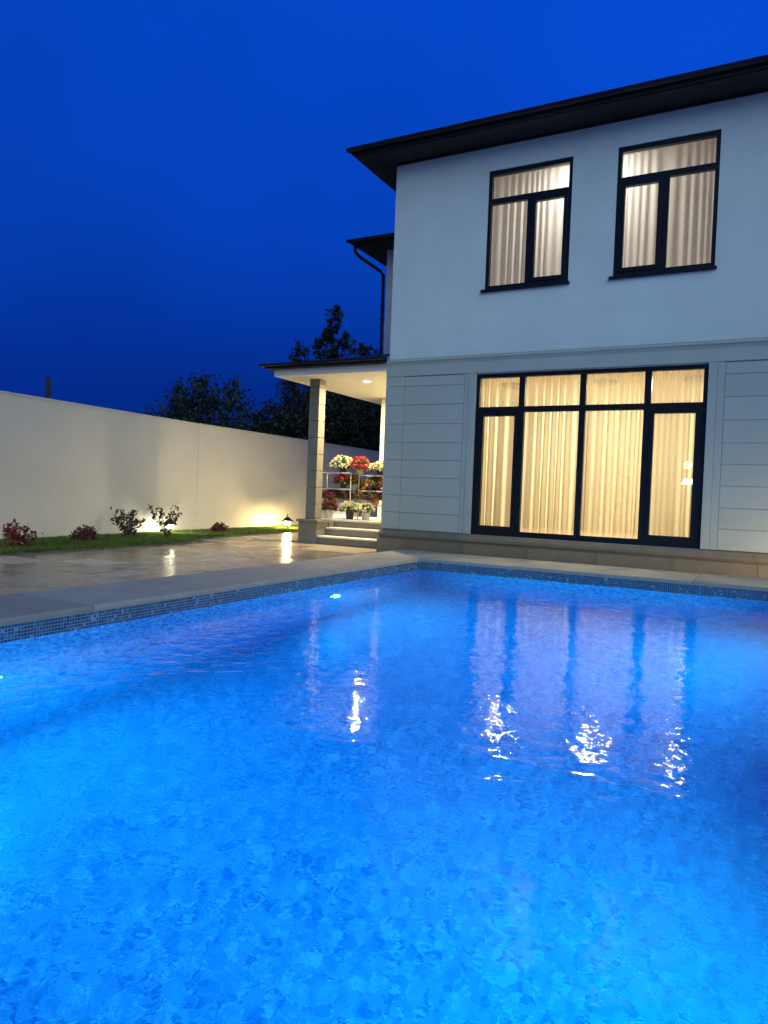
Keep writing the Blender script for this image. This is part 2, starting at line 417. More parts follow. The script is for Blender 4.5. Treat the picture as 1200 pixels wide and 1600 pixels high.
# a low cut-stone edging along the lawn
eb = MB()
for (xa, ya), (xb, yb) in zip(bed[:-1], bed[1:]):
    dx, dy = xb-xa, yb-ya; L = math.hypot(dx, dy); nx, ny = dy/L*.012, -dx/L*.012
    eb.prism([(xa-nx, ya-ny), (xa+nx, ya+ny), (xb+nx, yb+ny), (xb-nx, yb-ny)], -.14, -.055)
tag(eb.build('lawn_edging', M_bedding, lawn), kind='structure')
def blades(name, n, region, m_, seed, h=(.025, .07)):
    q = np.random.RandomState(seed); ysamp = q.uniform(region[0], region[1], n)
    V = np.zeros((n, 3, 3)); keep = []
    for i in range(n):
        yy = ysamp[i]; xa, xb = wallx(yy)+.03, interp(bed, yy)+.015
        xx = xa+(xb-xa)*q.rand()
        a = q.rand()*6.283; w_ = .006+.006*q.rand(); hh = h[0]+(h[1]-h[0])*q.rand(); l = q.normal(0, .035, 2)
        V[i, 0] = (xx-w_*math.cos(a), yy-w_*math.sin(a), -.07); V[i, 1] = (xx+w_*math.cos(a), yy+w_*math.sin(a), -.07)
        V[i, 2] = (xx+l[0], yy+l[1], -.065+hh)
    me = bpy.data.meshes.new(name); me.from_pydata(V.reshape(-1, 3).tolist(), [], [(3*i, 3*i+1, 3*i+2) for i in range(n)]); me.materials.append(m_)
    return link_mesh(name, me)
tag(blades('lawn_grass', 90000, (-8.5, 9.0), M_grass, 3), 'short green lawn in the bed along the boundary wall', 'grass', kind='stuff')

# ------------------------------------------------------------------ boundary wall
ZT = 2.37
bw = empty('boundary_wall', (-5.5, 0, 0), 'long cream rendered boundary wall behind the lawn, lit from its foot', 'wall')
def wallseg(pts, name='wall_section', z1=ZT):
    mb = MB(); cap = MB()
    for (xa, ya), (xb, yb) in zip(pts[:-1], pts[1:]):
        mb.prism([(xa, ya), (xb, yb), (xb-.22, yb), (xa-.22, ya)], -.2, z1)
        cap.prism([(xa+.012, ya), (xb+.012, yb), (xb-.235, yb), (xa-.235, ya)], z1, z1+.03)
    o = mb.build(name, M_wall, None); o.parent = bw; o.location = -bw.location
    c = cap.build('coping', M_wallcap, o)
wallseg(wallA); wallseg(wallC, z1=ZT+.004)

# ------------------------------------------------------------------ pool
basin = MB()
WX0, WX1, WY0, WY1 = PX0+.028, PX1-.028, PY0+.028, PY1-.028   # tiled faces, under the coping nose
T = .12
basin.box(WX0-T, WX0, WY0-T, WY1+T, ZF-.1, ZW+.0)
basin.box(WX1, WX1+T, WY0-T, WY1+T, ZF-.1, ZW+.0)
basin.box(WX0, WX1, WY1, WY1+T, ZF-.1, ZW+.0)
basin.box(WX0, WX1, WY0-T, WY0, ZF-.1, ZW+.0)
basin.box(WX0, WX1, WY0, WY1, ZF-.1, ZF)
basin_o = tag(basin.build('pool_basin', M_floor_mos), kind='structure')
back = MB()
back.box(WX0-T, WX0-.003, WY0-T, WY1+T, ZW+.001, -.045); back.box(WX1+.003, WX1+T, WY0-T, WY1+T, ZW+.001, -.045)
back.box(WX0-.003, WX1+.003, WY1+.003, WY1+T, ZW+.001, -.045); back.box(WX0-.003, WX1+.003, WY0-T, WY0-.003, ZW+.001, -.045)
band_o = tag(back.build('pool_wall_top', M_grout, basin_o), kind='structure')
# waterline band of 25 mm glass mosaic, tile by tile, joined (a few pixels each)
mz = MB(); q = random.Random(5)
def tilequad(o, u, v, n, k):
    s = .0212; b_ = .002
    o, u, v, n = Vector(o), Vector(u), Vector(v), Vector(n)
    P = [o, o+u*s, o+u*s+v*s, o+v*s]; c = o+(u+v)*s/2
    H = [p_+(c-p_)*.08+n*b_ for p_ in P]
    i0 = len(mz.v); mz.v += [tuple(p_) for p_ in P+H]
    for i in range(4):
        j = (i+1) % 4; mz.f.append((i0+i, i0+j, i0+4+j, i0+4+i)); mz.mi.append(k)
    mz.f.append((i0+4, i0+5, i0+6, i0+7)); mz.mi.append(k)
rows = [(-.068-.025*r_) for r_ in range(6)]
def pick(): return q.choices([0, 1, 2, 3, 4], [3, 3.4, 2.2, .6, 3])[0]
for z in rows:
    yy = WY1-.0235
    while yy > -11.0: tilequad((WX0-.003, yy, z), (0, 1, 0), (0, 0, 1), (1, 0, 0), pick()); yy -= .025
    xx = WX0+.001
    while xx < WX1-.02: tilequad((xx, WY1+.003, z), (1, 0, 0), (0, 0, 1), (0, -1, 0), pick()); xx += .025
    yy = WY1-.0235
    while yy > -11.0: tilequad((WX1+.003, yy, z), (0, 1, 0), (0, 0, 1), (-1, 0, 0), pick()); yy -= .025
tag(mz.build('mosaic_tiles', M_t, band_o), kind='stuff')
# coping slabs
cop = tag(MB().box(.5, PX0-.1, PY0, -.2, -.16, -.05).box(PX0-.1, 14, PY1+.1, -.2, -.16, -.05).box(PX1+.1, 14, PY0, PY1+.1, -.16, -.05)
          .box(.5, 14, PY0-3, PY0-.1, -.16, -.05).build('pool_deck', M_bedding), kind='structure')
slab_cache = {}
def slab(x0, x1, y0, y1):
    w, d = round(x1-x0, 3), round(y1-y0, 3)
    if (w, d) not in slab_cache:
        slab_cache[(w, d)] = MB().box(-w/2+.0025, w/2-.0025, -d/2+.0025, d/2-.0025, -.048, 0).mesh('slab', M_coping)
    s_ = link_mesh('slab', slab_cache[(w, d)], cop); s_.location = ((x0+x1)/2, (y0+y1)/2, -q.random()*.0015)
    b_ = s_.modifiers.new('bevel', 'BEVEL'); b_.width = .006; b_.segments = 2
yy = PY1
while yy > PY0: slab(.5, PX0, yy-1.2, yy); slab(PX1, PX1+.95, yy-1.2, yy); yy -= 1.2
# corner and far strip
xx = .5
while xx < 13: slab(xx, xx+1.2, PY1, PY1+.66); slab(xx-.0, xx+1.2, PY1+.66, -.2) ; xx += 1.2
# water: one closed body, its sides a little inside the tiled walls
nx_, ny_ = 2, 2
wx0, wx1, wy0, wy1 = WX0-.02, WX1+.02, WY0-.02, WY1+.02
water = MB().box(wx0, wx1, wy0, wy1, ZF-.02, ZW).build('pool_water', M_water)
tag(water, kind='structure')

# underwater lights
M_lens = emit('pool_light_lens', (.004, .72, 1.0), 2100.0)
M_chrome = mat('brushed_steel', (.55, .56, .58), .25, metallic=1)
def pool_light(x, y, z, sgn, label):
    t = empty('pool_light', (x, y, z), label, 'pool light', 'round underwater lights in the pool walls')
    k = 20; lens = MB(); rim = MB()
    pts = [(sgn*.045, .085*math.cos(2*math.pi*i/k)*sgn, .085*math.sin(2*math.pi*i/k)) for i in range(k)]
    lens.poly(pts)
    def ring(r_, dx): return [(sgn*dx, r_*math.cos(2*math.pi*i/k), r_*math.sin(2*math.pi*i/k)) for i in range(k)]
    prof = [ring(.12, 0), ring(.118, .035), ring(.10, .052), ring(.088, .046), ring(.084, .02)]
    for a, b in zip(prof[:-1], prof[1:]):
        for i in range(k): rim.poly([a[i], a[(i+1) % k], b[(i+1) % k], b[i]])
    lens.build('lens', M_lens, t); rim.build('rim', M_chrome, t)
    return t
pool_light(WX0, -4.02, -1.02, 1, 'round underwater light glowing in the left pool wall near the far corner')
pool_light(WX0, -8.45, -1.02, 1, 'round underwater light in the left pool wall, the one nearer the viewer')
pool_light(WX1, -4.15, -1.02, -1, 'round underwater light in the right pool wall towards the house')
pool_light(WX1, -8.85, -1.02, -1, 'round underwater light in the right pool wall close to the viewer')

# ------------------------------------------------------------------ house
house = empty('house', (0, 0, 0), 'white two-storey villa with dark hipped roof and black-framed lit windows beside the pool', 'house')
HX1, HY1 = 13.0, 10.0
def wall_with_openings(mb, x0, x1, z0, z1, y0, y1, ops):
    """boxes around rectangular openings (xa,xb,za,zb), split in columns"""
    xs_ = sorted({x0, x1, *[o_[0] for o_ in ops], *[o_[1] for o_ in ops]})
    for a, b in zip(xs_[:-1], xs_[1:]):
        zz = z0
        for o_ in sorted([o_ for o_ in ops if o_[0] <= a and o_[1] >= b], key=lambda t_: t_[2]):
            if o_[2] > zz: mb.box(a, b, y0, y1, zz, o_[2])
            zz = o_[3]
        if zz < z1: mb.box(a, b, y0, y1, zz, z1)
W1 = (1.746, 3.144, 4.432, 6.40); W2 = (3.831, 5.265, 4.432, 6.40); W3 = (8.2, 9.6, 4.432, 6.40)
GW = (1.672, 5.253, .33, 3.03)
mb = MB(); wall_with_openings(mb, 0, HX1, 3.36, 6.83, 0, .28, [W1, W2])
mb.box(0, .28, .28, HY1, 3.36, 6.83); mb.box(HX1-.28, HX1, .28, HY1, 3.36, 6.83); mb.box(.28, HX1-.28, HY1-.28, HY1, 3.36, 6.83)
mb.build('upper_wall', M_stucco, house)
mb = MB(); wall_with_openings(mb, 0, HX1, -.15, 3.36, .012, .29, [GW])
mb.box(0, .28, .29, HY1, -.15, 3.36); mb.box(HX1-.28, HX1, .29, HY1, -.15, 3.36); mb.box(.28, HX1-.28, HY1-.28, HY1, -.15, 3.36)
mb.build('lower_wall', M_stone, house)
# string course: thin sloped ledge over a flat frieze
fr = MB()
fr.extrude_x([(.0, 3.355), (-.075, 3.325), (-.075, 3.305), (-.045, 3.285), (-.045, 3.262), (.0, 3.262)], -.05, HX1)
fr.build('string_course', M_stone, house)
fr = MB(); fr.box(-.035, HX1, -.035, .0118, 3.05, 3.262); fr.build('frieze', M_stone, house)
# cladding panels (each its own piece)
zs_ = [3.04, 2.87, 2.54, 2.205, 1.88, 1.57, 1.26, .945, .64, .335]
pc = {}
def panel(x0, x1, z0, z1, y0, y1):
    key = (round(x1-x0, 3), round(z1-z0, 3), round(y1-y0, 3))
    if key not in pc: pc[key] = MB().box(0, key[0], 0, key[2], 0, key[1]).mesh('cladding_panel', M_stone)
    o = link_mesh('cladding_panel', pc[key], house); o.location = (x0, y0, z0)
    b_ = o.modifiers.new('bevel', 'BEVEL'); b_.width = .006; b_.segments = 2
    return o
G = .0022
for za, zb in zip(zs_[1:], zs_[:-1]):
    j = rnd.uniform(-.0008, .0008)
    panel(-.035, .325-G, za+G, zb-G if zb < 3 else zb+.008, -.034+j, .0115)
    panel(.325+G, 1.47, za+G, zb-G, -.022+j, .0115)
    for xa, xb in ((5.48, 7.6), (7.6, 9.8), (9.8, HX1)):
        panel(xa+G*(xa > 6), xb-G, za+G, zb-G, -.022+j, .0115)
# smooth surround of the big window: flat jambs standing proud
sur = MB()
sur.box(1.4735, 1.5495, -.028, .0115, .335, 3.048); sur.box(1.5525, 1.668, -.036, .0115, .335, 3.048)
sur.build('window_surround', M_stone, house, bevel=.004); sur = MB()
sur.box(5.257, 5.3745, -.036, .0115, .335, 3.048); sur.box(5.3775, 5.4765, -.028, .0115, .335, 3.048)
sur.build('window_surround', M_stone, house, bevel=.004)
# plinth in three courses of stones
def plinth_stone(x0, x1, prof):
    key = ('p', round(x1-x0, 3), prof)
    if key not in pc: pc[key] = MB().extrude_x(list(prof), 0, x1-x0-.004).mesh('plinth_stone', M_plinth)
    o = link_mesh('plinth_stone', pc[key], house); o.location = (x0, 0, 0); return o
topc = ((.011, .325), (-.075, .325), (-.125, .262), (-.125, .215), (.011, .215))
midc = ((.011, .213), (-.098, .213), (-.098, .178), (.011, .178))
lowc = ((.011, .176), (-.172, .176), (-.172, -.10), (.011, -.10))
for prof, st, off in ((topc, 1.5, 0), (midc, 1.5, .4), (lowc, 1.1, .55)):
    x = -.03; first = True
    while x < HX1:
        w = st-off if first and off else st
        x2 = min(x+w, HX1); plinth_stone(x, x2, prof); x = x2; first = False
MB().box(-.03, .0, .012, 3.3, -.15, .325).box(-.03, 0, .012, 3.3, .326, 3.3).build('side_cladding', M_stone, house)

# windows ------------------------------------------------------------------
def rect_frame(mb, x0, x1, z0, z1, t, y0, y1):
    """a closed frame of four butted bars, t=(left,right,bottom,top)"""
    l, r_, b, tp = t
    mb.box(x0, x0+l, y0, y1, z0, z1); mb.box(x1-r_, x1, y0, y1, z0, z1)
    mb.box(x0+l, x1-r_, y0, y1, z0, z0+b); mb.box(x0+l, x1-r_, y0, y1, z1-tp, z1)
def pane(par, x0, x1, z0, z1, y):
    MB().poly([(x0, y, z0), (x1, y, z0), (x1, y, z1), (x0, y, z1)]).build('pane', M_glass, par)
def bar(mb, x0, x1, z0, z1, y0=.035, y1=.10): mb.box(x0, x1, y0, y1, z0, z1)
# big ground-floor window, four bays
f = MB(); x0, x1, z0, z1 = GW
rect_frame(f, x0, x1, z0, z1, (.06, .06, .09, .065), .02, .10)
MUL = [(2.415, 2.515), (3.405, 3.50), (4.375, 4.475)]
for a, b in MUL: bar(f, a, b, z0+.09, z1-.065, .022, .10)
bays = [(x0+.06, 2.415), (2.515, 3.405), (3.50, 4.375), (4.475, x1-.06)]
for i, (a, b) in enumerate(bays): bar(f, a, b, 2.385, 2.48, .024, .10)
gw = f.build('ground_window', M_black, house, bevel=.003)
for i, (a, b) in enumerate(bays):
    pane(gw, a, b, 2.48, z1-.065, .07)
    if i in (0, 3):
        s_ = MB(); rect_frame(s_, a+.003, b-.003, z0+.093, 2.382, (.085, .055, .07, .06) if i == 0 else (.055, .085, .07, .06), .008, .085)
        s_.build('sash', M_black, gw, bevel=.003)
        pane(gw, a+.06, b-.05, z0+.15, 2.33, .055)
        hx = b-.03 if i == 0 else a+.03
        MB().box(hx-.012, hx+.012, -.035, -.022, 1.33, 1.47).box(hx-.012, hx+.012, -.022, .0079, 1.40, 1.43).build('handle', M_black, gw)
    else: pane(gw, a, b, z0+.09, 2.385, .07)
def upper_window(W, mull, sash_side):
    x0, x1, z0, z1 = W
    f = MB(); rect_frame(f, x0, x1, z0, z1, (.06, .06, .065, .075), .02, .10)
    bar(f, x0+.06, x1-.06, 5.85, 5.94, .022, .10); bar(f, mull[0], mull[1], z0+.065, 5.85, .024, .10)
    f = f.build('upper_window', M_black, house, bevel=.003)
    MB().box(x0-.05, x1+.03, -.05, .02, z0-.045, z0-.002).build('sill', M_black, f, bevel=.003)
    pane(f, x0+.06, x1-.06, 5.94, z1-.075, .07)
    for side, (a, b) in enumerate(((x0+.06, mull[0]), (mull[1], x1-.06))):
        if side == sash_side:
            s_ = MB(); rect_frame(s_, a+.003, b-.003, z0+.068, 5.847, (.065, .06, .06, .055), .008, .085); s_.build('sash', M_black, f, bevel=.003)
            pane(f, a+.05, b-.05, z0+.11, 5.80, .055)
        else: pane(f, a, b, z0+.065, 5.85, .07)
    return f
upper_window(W1, (2.42, 2.50), 1); upper_window(W2, (4.50, 4.59), 0)

# rooms behind the glass ---------------------------------------------------
rooms = MB()
rooms.box(.28, 7.4, .29, 5.2, .18, .30, 1); rooms.box(.28, 7.4, .29, 5.2, 3.12, 3.24, 2)
rooms.box(.28, 7.4, 5.08, 5.2, .30, 3.12, 0); rooms.box(7.28, 7.4, .29, 5.08, .30, 3.12, 0); rooms.box(.28, .34, .29, 5.08, .30, 3.12, 0)
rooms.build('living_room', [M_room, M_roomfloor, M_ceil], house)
rooms = MB()
rooms.box(.28, 6.6, .28, 4.6, 3.30, 3.42, 1); rooms.box(.28, 6.6, .28, 4.6, 6.62, 6.74, 0)
rooms.box(.28, 6.6, 4.48, 4.6, 3.42, 6.62, 0); rooms.box(6.48, 6.6, .28, 4.48, 3.42, 6.62, 0); rooms.box(.28, .34, .28, 4.48, 3.42, 6.62, 0)
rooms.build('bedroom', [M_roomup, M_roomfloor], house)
def ceiling_lamp(x, y, z, r_, power, color, label, grp=None):
    t = empty('ceiling_lamp', (x, y, z), label, 'ceiling lamp', grp)
    MB().lathe([(0, 0), (r_, 0), (r_, -.05), (r_*.94, -.07), (0, -.07)], seg=20).build('base', M_white, t)
    L = bpy.data.lights.new('ceiling_lamp_light', 'AREA'); L.shape = 'DISK'; L.size = r_*1.9; L.energy = power; L.color = color
    lo = bpy.data.objects.new('ceiling_lamp_light', L); col.objects.link(lo); lo.parent = t; lo.location = (0, 0, -.085)
    return t
WARM = (1.0, .83, .52)
ceiling_lamp(1.75, 1.7, 3.119, .2, 125, WARM, 'round ceiling lamp behind the curtain of the ground-floor window, leftmost bay', 'living room ceiling lamps')
ceiling_lamp(3.45, 1.7, 3.119, .2, 165, WARM, 'round ceiling lamp behind the curtain of the ground-floor window, middle bays', 'living room ceiling lamps')
ceiling_lamp(4.95, 1.7, 3.119, .2, 125, WARM, 'round ceiling lamp behind the curtain of the ground-floor window, rightmost bay', 'living room ceiling lamps')
ceiling_lamp(3.35, 1.0, 6.62, .25, 95, (1.0, .91, .78), 'round ceiling lamp in the upstairs room behind the curtains')
# a lit standard lamp near the right bay
fl = empty('floor_lamp', (5.02, .95, .30), 'lit floor lamp glowing through the curtain of the rightmost ground-floor bay', 'floor lamp')
MB().lathe([(0, 0), (.14, 0), (.14, .015), (.02, .03), (0.012, .04), (.012, .98)], seg=16).build('stand', M_black, fl)
MB().lathe([(.15, 1.0), (.12, 1.08)], seg=20).build('lamp_shade', emit('lamp_shade_glow', (1, .86, .6), 12), fl)

def curtain(name, x0, x1, z0, z1, y, seed, m_, label, amp=.06, pitch=.165, grp=None):
    q_ = random.Random(seed); nz_ = 7; step = .008; n = int((x1-x0)/step)
    ph = 0; phs = []
    for i in range(n+1):
        ph += step/pitch*2*math.pi*(1+.30*math.sin(i*.045+seed)+.22*math.sin(i*.021*1.7+2*seed)+.15*math.sin(i*.11+seed)); phs.append(ph)
    A = [amp*(.75+.25*math.sin(i*.037+seed*1.3)+.15*math.sin(i*.09+seed)) for i in range(n+1)]
    v = []; fcs = []
    for k in range(nz_+1):
        t = k/nz_; z = z1+(z0-z1)*t
        for i in range(n+1):
            x = x0+(x1-x0)*i/n
            w = .55+.45*t
            v.append((x+.010*math.sin(phs[i]*.5+t*2)*t, y+A[i]*w*math.sin(phs[i]+.5*t*math.sin(i*.02))+.012*math.sin(i*.013+t*1.5)*t, z))
    for k in range(nz_):
        for i in range(n):
            a = k*(n+1)+i; fcs.append((a, a+1, a+n+2, a+n+1))
    me = bpy.data.meshes.new(name); me.from_pydata(v, [], fcs); me.materials.append(m_)
    me.polygons.foreach_set('use_smooth', [True]*len(me.polygons))
    return tag(link_mesh(name, me), label, 'curtain', grp)
curtain('curtain', 1.62, 3.46, .34, 3.05, .40, 1, M_curtain, 'sheer cream curtain behind the two left bays of the big ground-floor window', grp='sheer curtains')
curtain('curtain', 3.47, 5.32, .34, 3.05, .40, 4, M_curtain, 'sheer cream curtain behind the two right bays of the big ground-floor window', grp='sheer curtains')
curtain('curtain', 1.62, 3.26, 4.0, 6.45, .40, 9, M_curtain_up, 'sheer curtain in the left upstairs window, nearer the house corner', .024, .12, 'sheer curtains')
curtain('curtain', 3.72, 5.40, 4.0, 6.45, .40, 13, M_curtain_up, 'sheer curtain in the right upstairs window', .024, .13, 'sheer curtains')

# roof ----------------------------------------------------------------------
def hip_roof(par, x0, x1, y0, y1, ze, slope, soffit_in, gutter=True, front_only=False):
    """x0..y1 = eave rectangle; ze = eave top"""
    w = min(x1-x0, y1-y0)/2; zr = ze+w*slope
    r_ = MB()
    if (x1-x0) >= (y1-y0): A, B = (x0+w, (y0+y1)/2, zr), (x1-w, (y0+y1)/2, zr)
    else: A, B = ((x0+x1)/2, y0+w, zr), ((x0+x1)/2, y1-w, zr)
    c = [(x0, y0, ze), (x1, y0, ze), (x1, y1, ze), (x0, y1, ze)]
    if (x1-x0) >= (y1-y0):
        r_.poly([c[0], c[1], B, A]); r_.poly([c[1], c[2], B]); r_.poly([c[2], c[3], A, B]); r_.poly([c[3], c[0], A])
    else:
        r_.poly([c[0], c[1], A]); r_.poly([c[1], c[2], B, A]); r_.poly([c[2], c[3], B]); r_.poly([c[3], c[0], A, B])
    o = r_.build('roof', M_roof, par)
    return o
def eave(par, x0, x1, y0, y1, ze, zs):
    f = MB(); t = .03
    f.box(x0, x1, y0, y0+t, zs+.02, ze-.005); f.box(x0, x1, y1-t, y1, zs+.02, ze-.005)
    f.box(x0, x0+t, y0+t, y1-t, zs+.02, ze-.005); f.box(x1-t, x1, y0+t, y1-t, zs+.02, ze-.005)
    f.build('fascia', M_roof, par)
def gutter(par, x0, x1, y0, y1, z, r_=.06):
    f = MB(); prof = []
    for k in range(9):
        a = math.pi+math.pi*k/8; prof.append((r_*math.cos(a), r_*math.sin(a)))
    prof2 = [(p_[0]*.86, p_[1]*.86) for p_ in reversed(prof)]
    loop = prof+prof2
    f.extrude_x([(y0-r_+a, z+b) for a, b in loop], x0-2*r_, x1)
    o = f.build('gutter', M_black, par)
    # left return
    g_ = MB(); n0 = 0
    pts = loop; k = len(pts)
    g_.v = [(x0-r_+a, y0-2*r_, z+b) for a, b in pts]+[(x0-r_+a, y1, z+b) for a, b in pts]
    g_.f = [tuple(range(k)), tuple(reversed(range(k, 2*k)))]+[(i, k+i, k+(i+1) % k, (i+1) % k) for i in range(k)]; g_.mi = [0]*len(g_.f)
    g_.build('gutter', M_black, par)
EX, EY = -.58, -.52
hip_roof(house, EX-.03, HX1+.6, EY-.03, HY1+.6, 7.0, .32, .6)
eave(house, EX, HX1+.57, EY, HY1+.57, 7.0, 6.84)
# soffit boards, lengthwise, each one a piece
nb = 5
for k in range(nb):
    a = EY+.03+(-.002-(EY+.03))*k/nb; b = EY+.03+(-.002-(EY+.03))*(k+1)/nb
    MB().box(EX+.03, HX1+.5, a+.002, b-.002, 6.842, 6.86).build('soffit_board', M_soffit, house)
    a = EX+.03+(-.002-(EX+.03))*k/nb; b = EX+.03+(-.002-(EX+.03))*(k+1)/nb
    MB().box(a+.002, b-.002, .002, HY1, 6.842, 6.86).build('soffit_board', M_soffit, house)
MB().box(EX+.03, HX1+.5, EY+.03, HY1+.5, 6.87, 6.9).build('soffit_backing', M_roof, house)
gutter(house, EX, HX1+.6, EY, HY1+.57, 6.965, .055)
MB().box(0.002, HX1-.01, -.012, -.001, 6.79, 6.8415).build('cornice_strip', M_soffit, house)

# rear wing
WXL, WYF = -1.93, 3.3
wm = MB(); wm.box(WXL, 0, WYF, WYF+.28, -.15, 6.58); wm.box(WXL, WXL+.28, WYF+.28, 9.5, -.15, 6.58)
wm.build('wing_wall', M_stucco, house)
hip_roof(house, WXL-.63, 5, WYF-.60, 10.1, 6.72, .30, .6)
eave(house, WXL-.60, 4.9, WYF-.57, 10.0, 6.72, 6.57)
MB().box(WXL-.57, -.01, WYF-.54, WYF-.002, 6.58, 6.6).box(WXL-.57, WXL-.002, WYF, 9.9, 6.58, 6.6).build('soffit', M_soffit, house)
gutter(house, WXL-.60, -.55, WYF-.57, 10.0, 6.69, .055)
MB().tube([(WXL-.50, WYF-.62, 6.64), (WXL-.50, WYF-.60, 6.42), (WXL-.44, WYF-.50, 6.33), (WXL-.13, WYF-.08, 6.10), (WXL-.07, WYF-.01, 6.0), (WXL-.07, WYF+.02, 3.5)], .038, 10).build('downpipe', M_black, house, smooth=True)
MB().box(WXL-.125, WXL-.015, WYF-.03, WYF+.05, 5.0, 5.03).build('pipe_bracket', M_black, house)

# porch ---------------------------------------------------------------------
PXL, PYF, PZC = -2.55, .0, 3.17
pr = MB(); pr.box(PXL, -.036, PYF, PYF+.10, PZC, 3.30); pr.box(PXL, PXL+.10, PYF+.10, 4.5, PZC, 3.30); pr.box(PXL+.1, -.05, 4.4, 4.5, PZC, 3.3)
pr.build('porch_beam', M_beam, house, bevel=.004)
MB().box(PXL+.10, -.03, PYF+.10, 3.295, PZC+.004, PZC+.05).box(PXL+.10, WXL-.002, 3.295, 4.4, PZC+.004, PZC+.05).build('porch_ceiling', M_beam, house)
# porch roof: thin dark edge, hipped up to the walls
rf = MB(); ex0, ey0, ze = PXL-.13, PYF-.12, 3.345
rf.box(ex0, -.003, ey0, ey0+.025, 3.305, ze+.045); rf.box(ex0, ex0+.025, ey0+.025, 4.6, 3.305, ze+.045)
rf.box(ex0+.025, -.003, ey0+.025, 4.6, 3.303, 3.325)
rf.poly([(ex0, ey0, ze+.047), (-.003, ey0, ze+.047), (-.003, 3.29, ze+.047+3.4*.24), (ex0+1.6, 3.29, ze+.047+3.4*.24), (ex0+1.4, 2.2, ze+.047+2.32*.24)])
rf.poly([(ex0, ey0, ze+.047), (ex0+1.4, 2.2, ze+.38), (ex0+1.6, 3.29, ze+.5), (ex0+1.4, 4.6, ze+.4), (ex0, 4.6, ze+.047)])
rf.build('porch_roof', M_roof, house)
gutter(house, ex0, -.02, ey0, 4.5, 3.385, .045)
# column with bands of stone
colm = MB().box(-2.025, -1.815, .505, .715, .40, PZC-.001).build('porch_column', M_joint, house)
zc = [.40, .70, 1.03, 1.36, 1.69, 2.02, 2.35, 2.68, 3.01, PZC-.001]
for a, b in zip(zc[:-1], zc[1:]):
    MB().box(-2.035, -1.805, .495, .725, a+.005, b-.005).build('stone_block', M_column, colm, bevel=.006)
ped = MB().box(-2.13, -1.70, .40, .83, -.12, .345).build('pedestal', M_step, house, bevel=.006)
MB().box(-2.165, -1.665, .365, .865, .345, .395).build('pedestal_cap', M_step, ped, bevel=.006)
# porch floor and steps
MB().box(-2.2, -.031, 1.05, 3.3, -.12, .36).box(-2.2, -1.70, .866, 1.05, -.12, .36).build('porch_base', M_step, house)
fx = -2.235
while fx < -.1:
    x2 = min(fx+.56, -.032)
    for ya, yb in ((1.02, 1.78), (1.78, 2.54), (2.54, 3.298)):
        MB().box(fx+.002, x2-.002, ya+.002, yb-.002, .361, .40).build('floor_tile', M_beam, house, bevel=.004)
    fx = x2
for z0_, z1_, yf in ((-.12, .05, .45), (.055, .21, .75)):
    st_ = MB().box(-1.69 if z1_ > .1 else -1.695, -.032 if z1_ > .1 else -.033, yf, 1.045, z0_, z1_).build('step', M_step, house)
    MB().box(-1.693, -.034, yf-.025, min(yf+.29, 1.04), z1_+.001, z1_+.033).build('tread', M_beam, st_, bevel=.005)
# downlights in the porch ceiling
def downlight(x, y, label, power=34):
    t = empty('downlight', (x, y, PZC+.004), label, 'downlight', 'round downlights in the porch ceiling')
    MB().lathe([(.075, -.001), (.078, -.010), (.055, -.012), (.05, -.003)], seg=20).build('rim', M_white, t)
    k = 16
    MB().poly([(.05*math.cos(2*math.pi*i/k), -.05*math.sin(2*math.pi*i/k), -.006) for i in range(k)]).build('lens', emit('downlight_lens', (1, .77, .42), 6800), t)
    return t
downlight(-1.02, 1.0, 'bright round downlight in the porch ceiling near the house corner')
downlight(-1.02, 2.6, 'round downlight in the porch ceiling further back from the pool')

# ------------------------------------------------------------------ garden lanterns
M_lant = {}
def lantern(x, y, z, col_, strength, label, key):
    if key not in M_lant: M_lant[key] = emit('lantern_glow_'+key, col_, strength)
    t = empty('garden_lantern', (x, y, z), label, 'lantern', 'small garden lanterns on the lawn')
    MB().lathe([(0, -.02), (.065, -.02), (.065, .02), (.03, .035), (.025, .08), (.06, .095), (.06, .11), (0, .11)], seg=12).build('base', M_black, t)
    g_ = MB(); a, b, z0, z1 = .045, .058, .115, .20
    q0 = [(-a, -a), (a, -a), (a, a), (-a, a)]; q1 = [(-b, -b), (b, -b), (b, b), (-b, b)]
    for i in range(4):
        j = (i+1) % 4
        g_.poly([(*q0[i], z0), (*q0[j], z0), (*q1[j], z1), (*q1[i], z1)])
    g_.build('lamp_glass', M_lant[key], t)
    c_ = MB()
    for i in range(4):
        c_.tube([(q0[i][0]*1.06, q0[i][1]*1.06, z0), (q1[i][0]*1.06, q1[i][1]*1.06, z1)], .005, 5)
    r_ = .118
    qq = [(-r_, -r_, z1), (r_, -r_, z1), (r_, r_, z1), (-r_, r_, z1)]; ap = [(-.016, -.016, .325), (.016, -.016, .325), (.016, .016, .325), (-.016, .016, .325)]
    c_.poly(list(reversed(qq)))
    for i in range(4):
        j = (i+1) % 4; c_.poly([qq[i], qq[j], ap[j], ap[i]])
    c_.lathe([(.02, .333), (.012, .35), (.02, .362), (.014, .378), (0, .39)], seg=8)
    c_.build('cap', M_black, t)
    return t
lantern(-4.95, -.24, -.06, (1, .92, .60), 260, 'small black lantern glowing white behind the airy shrub on the lawn', 'white')
lantern(-4.88, 3.86, -.06, (1, .70, .26), 1250, 'small black lantern glowing on the lawn beside the porch pedestal', 'warm')
lantern(-3.85, -6.0, -.06, (1, .93, .66), 330, 'small black lantern on the lawn left of the red-leaved shrub, at the picture edge', 'white_left')

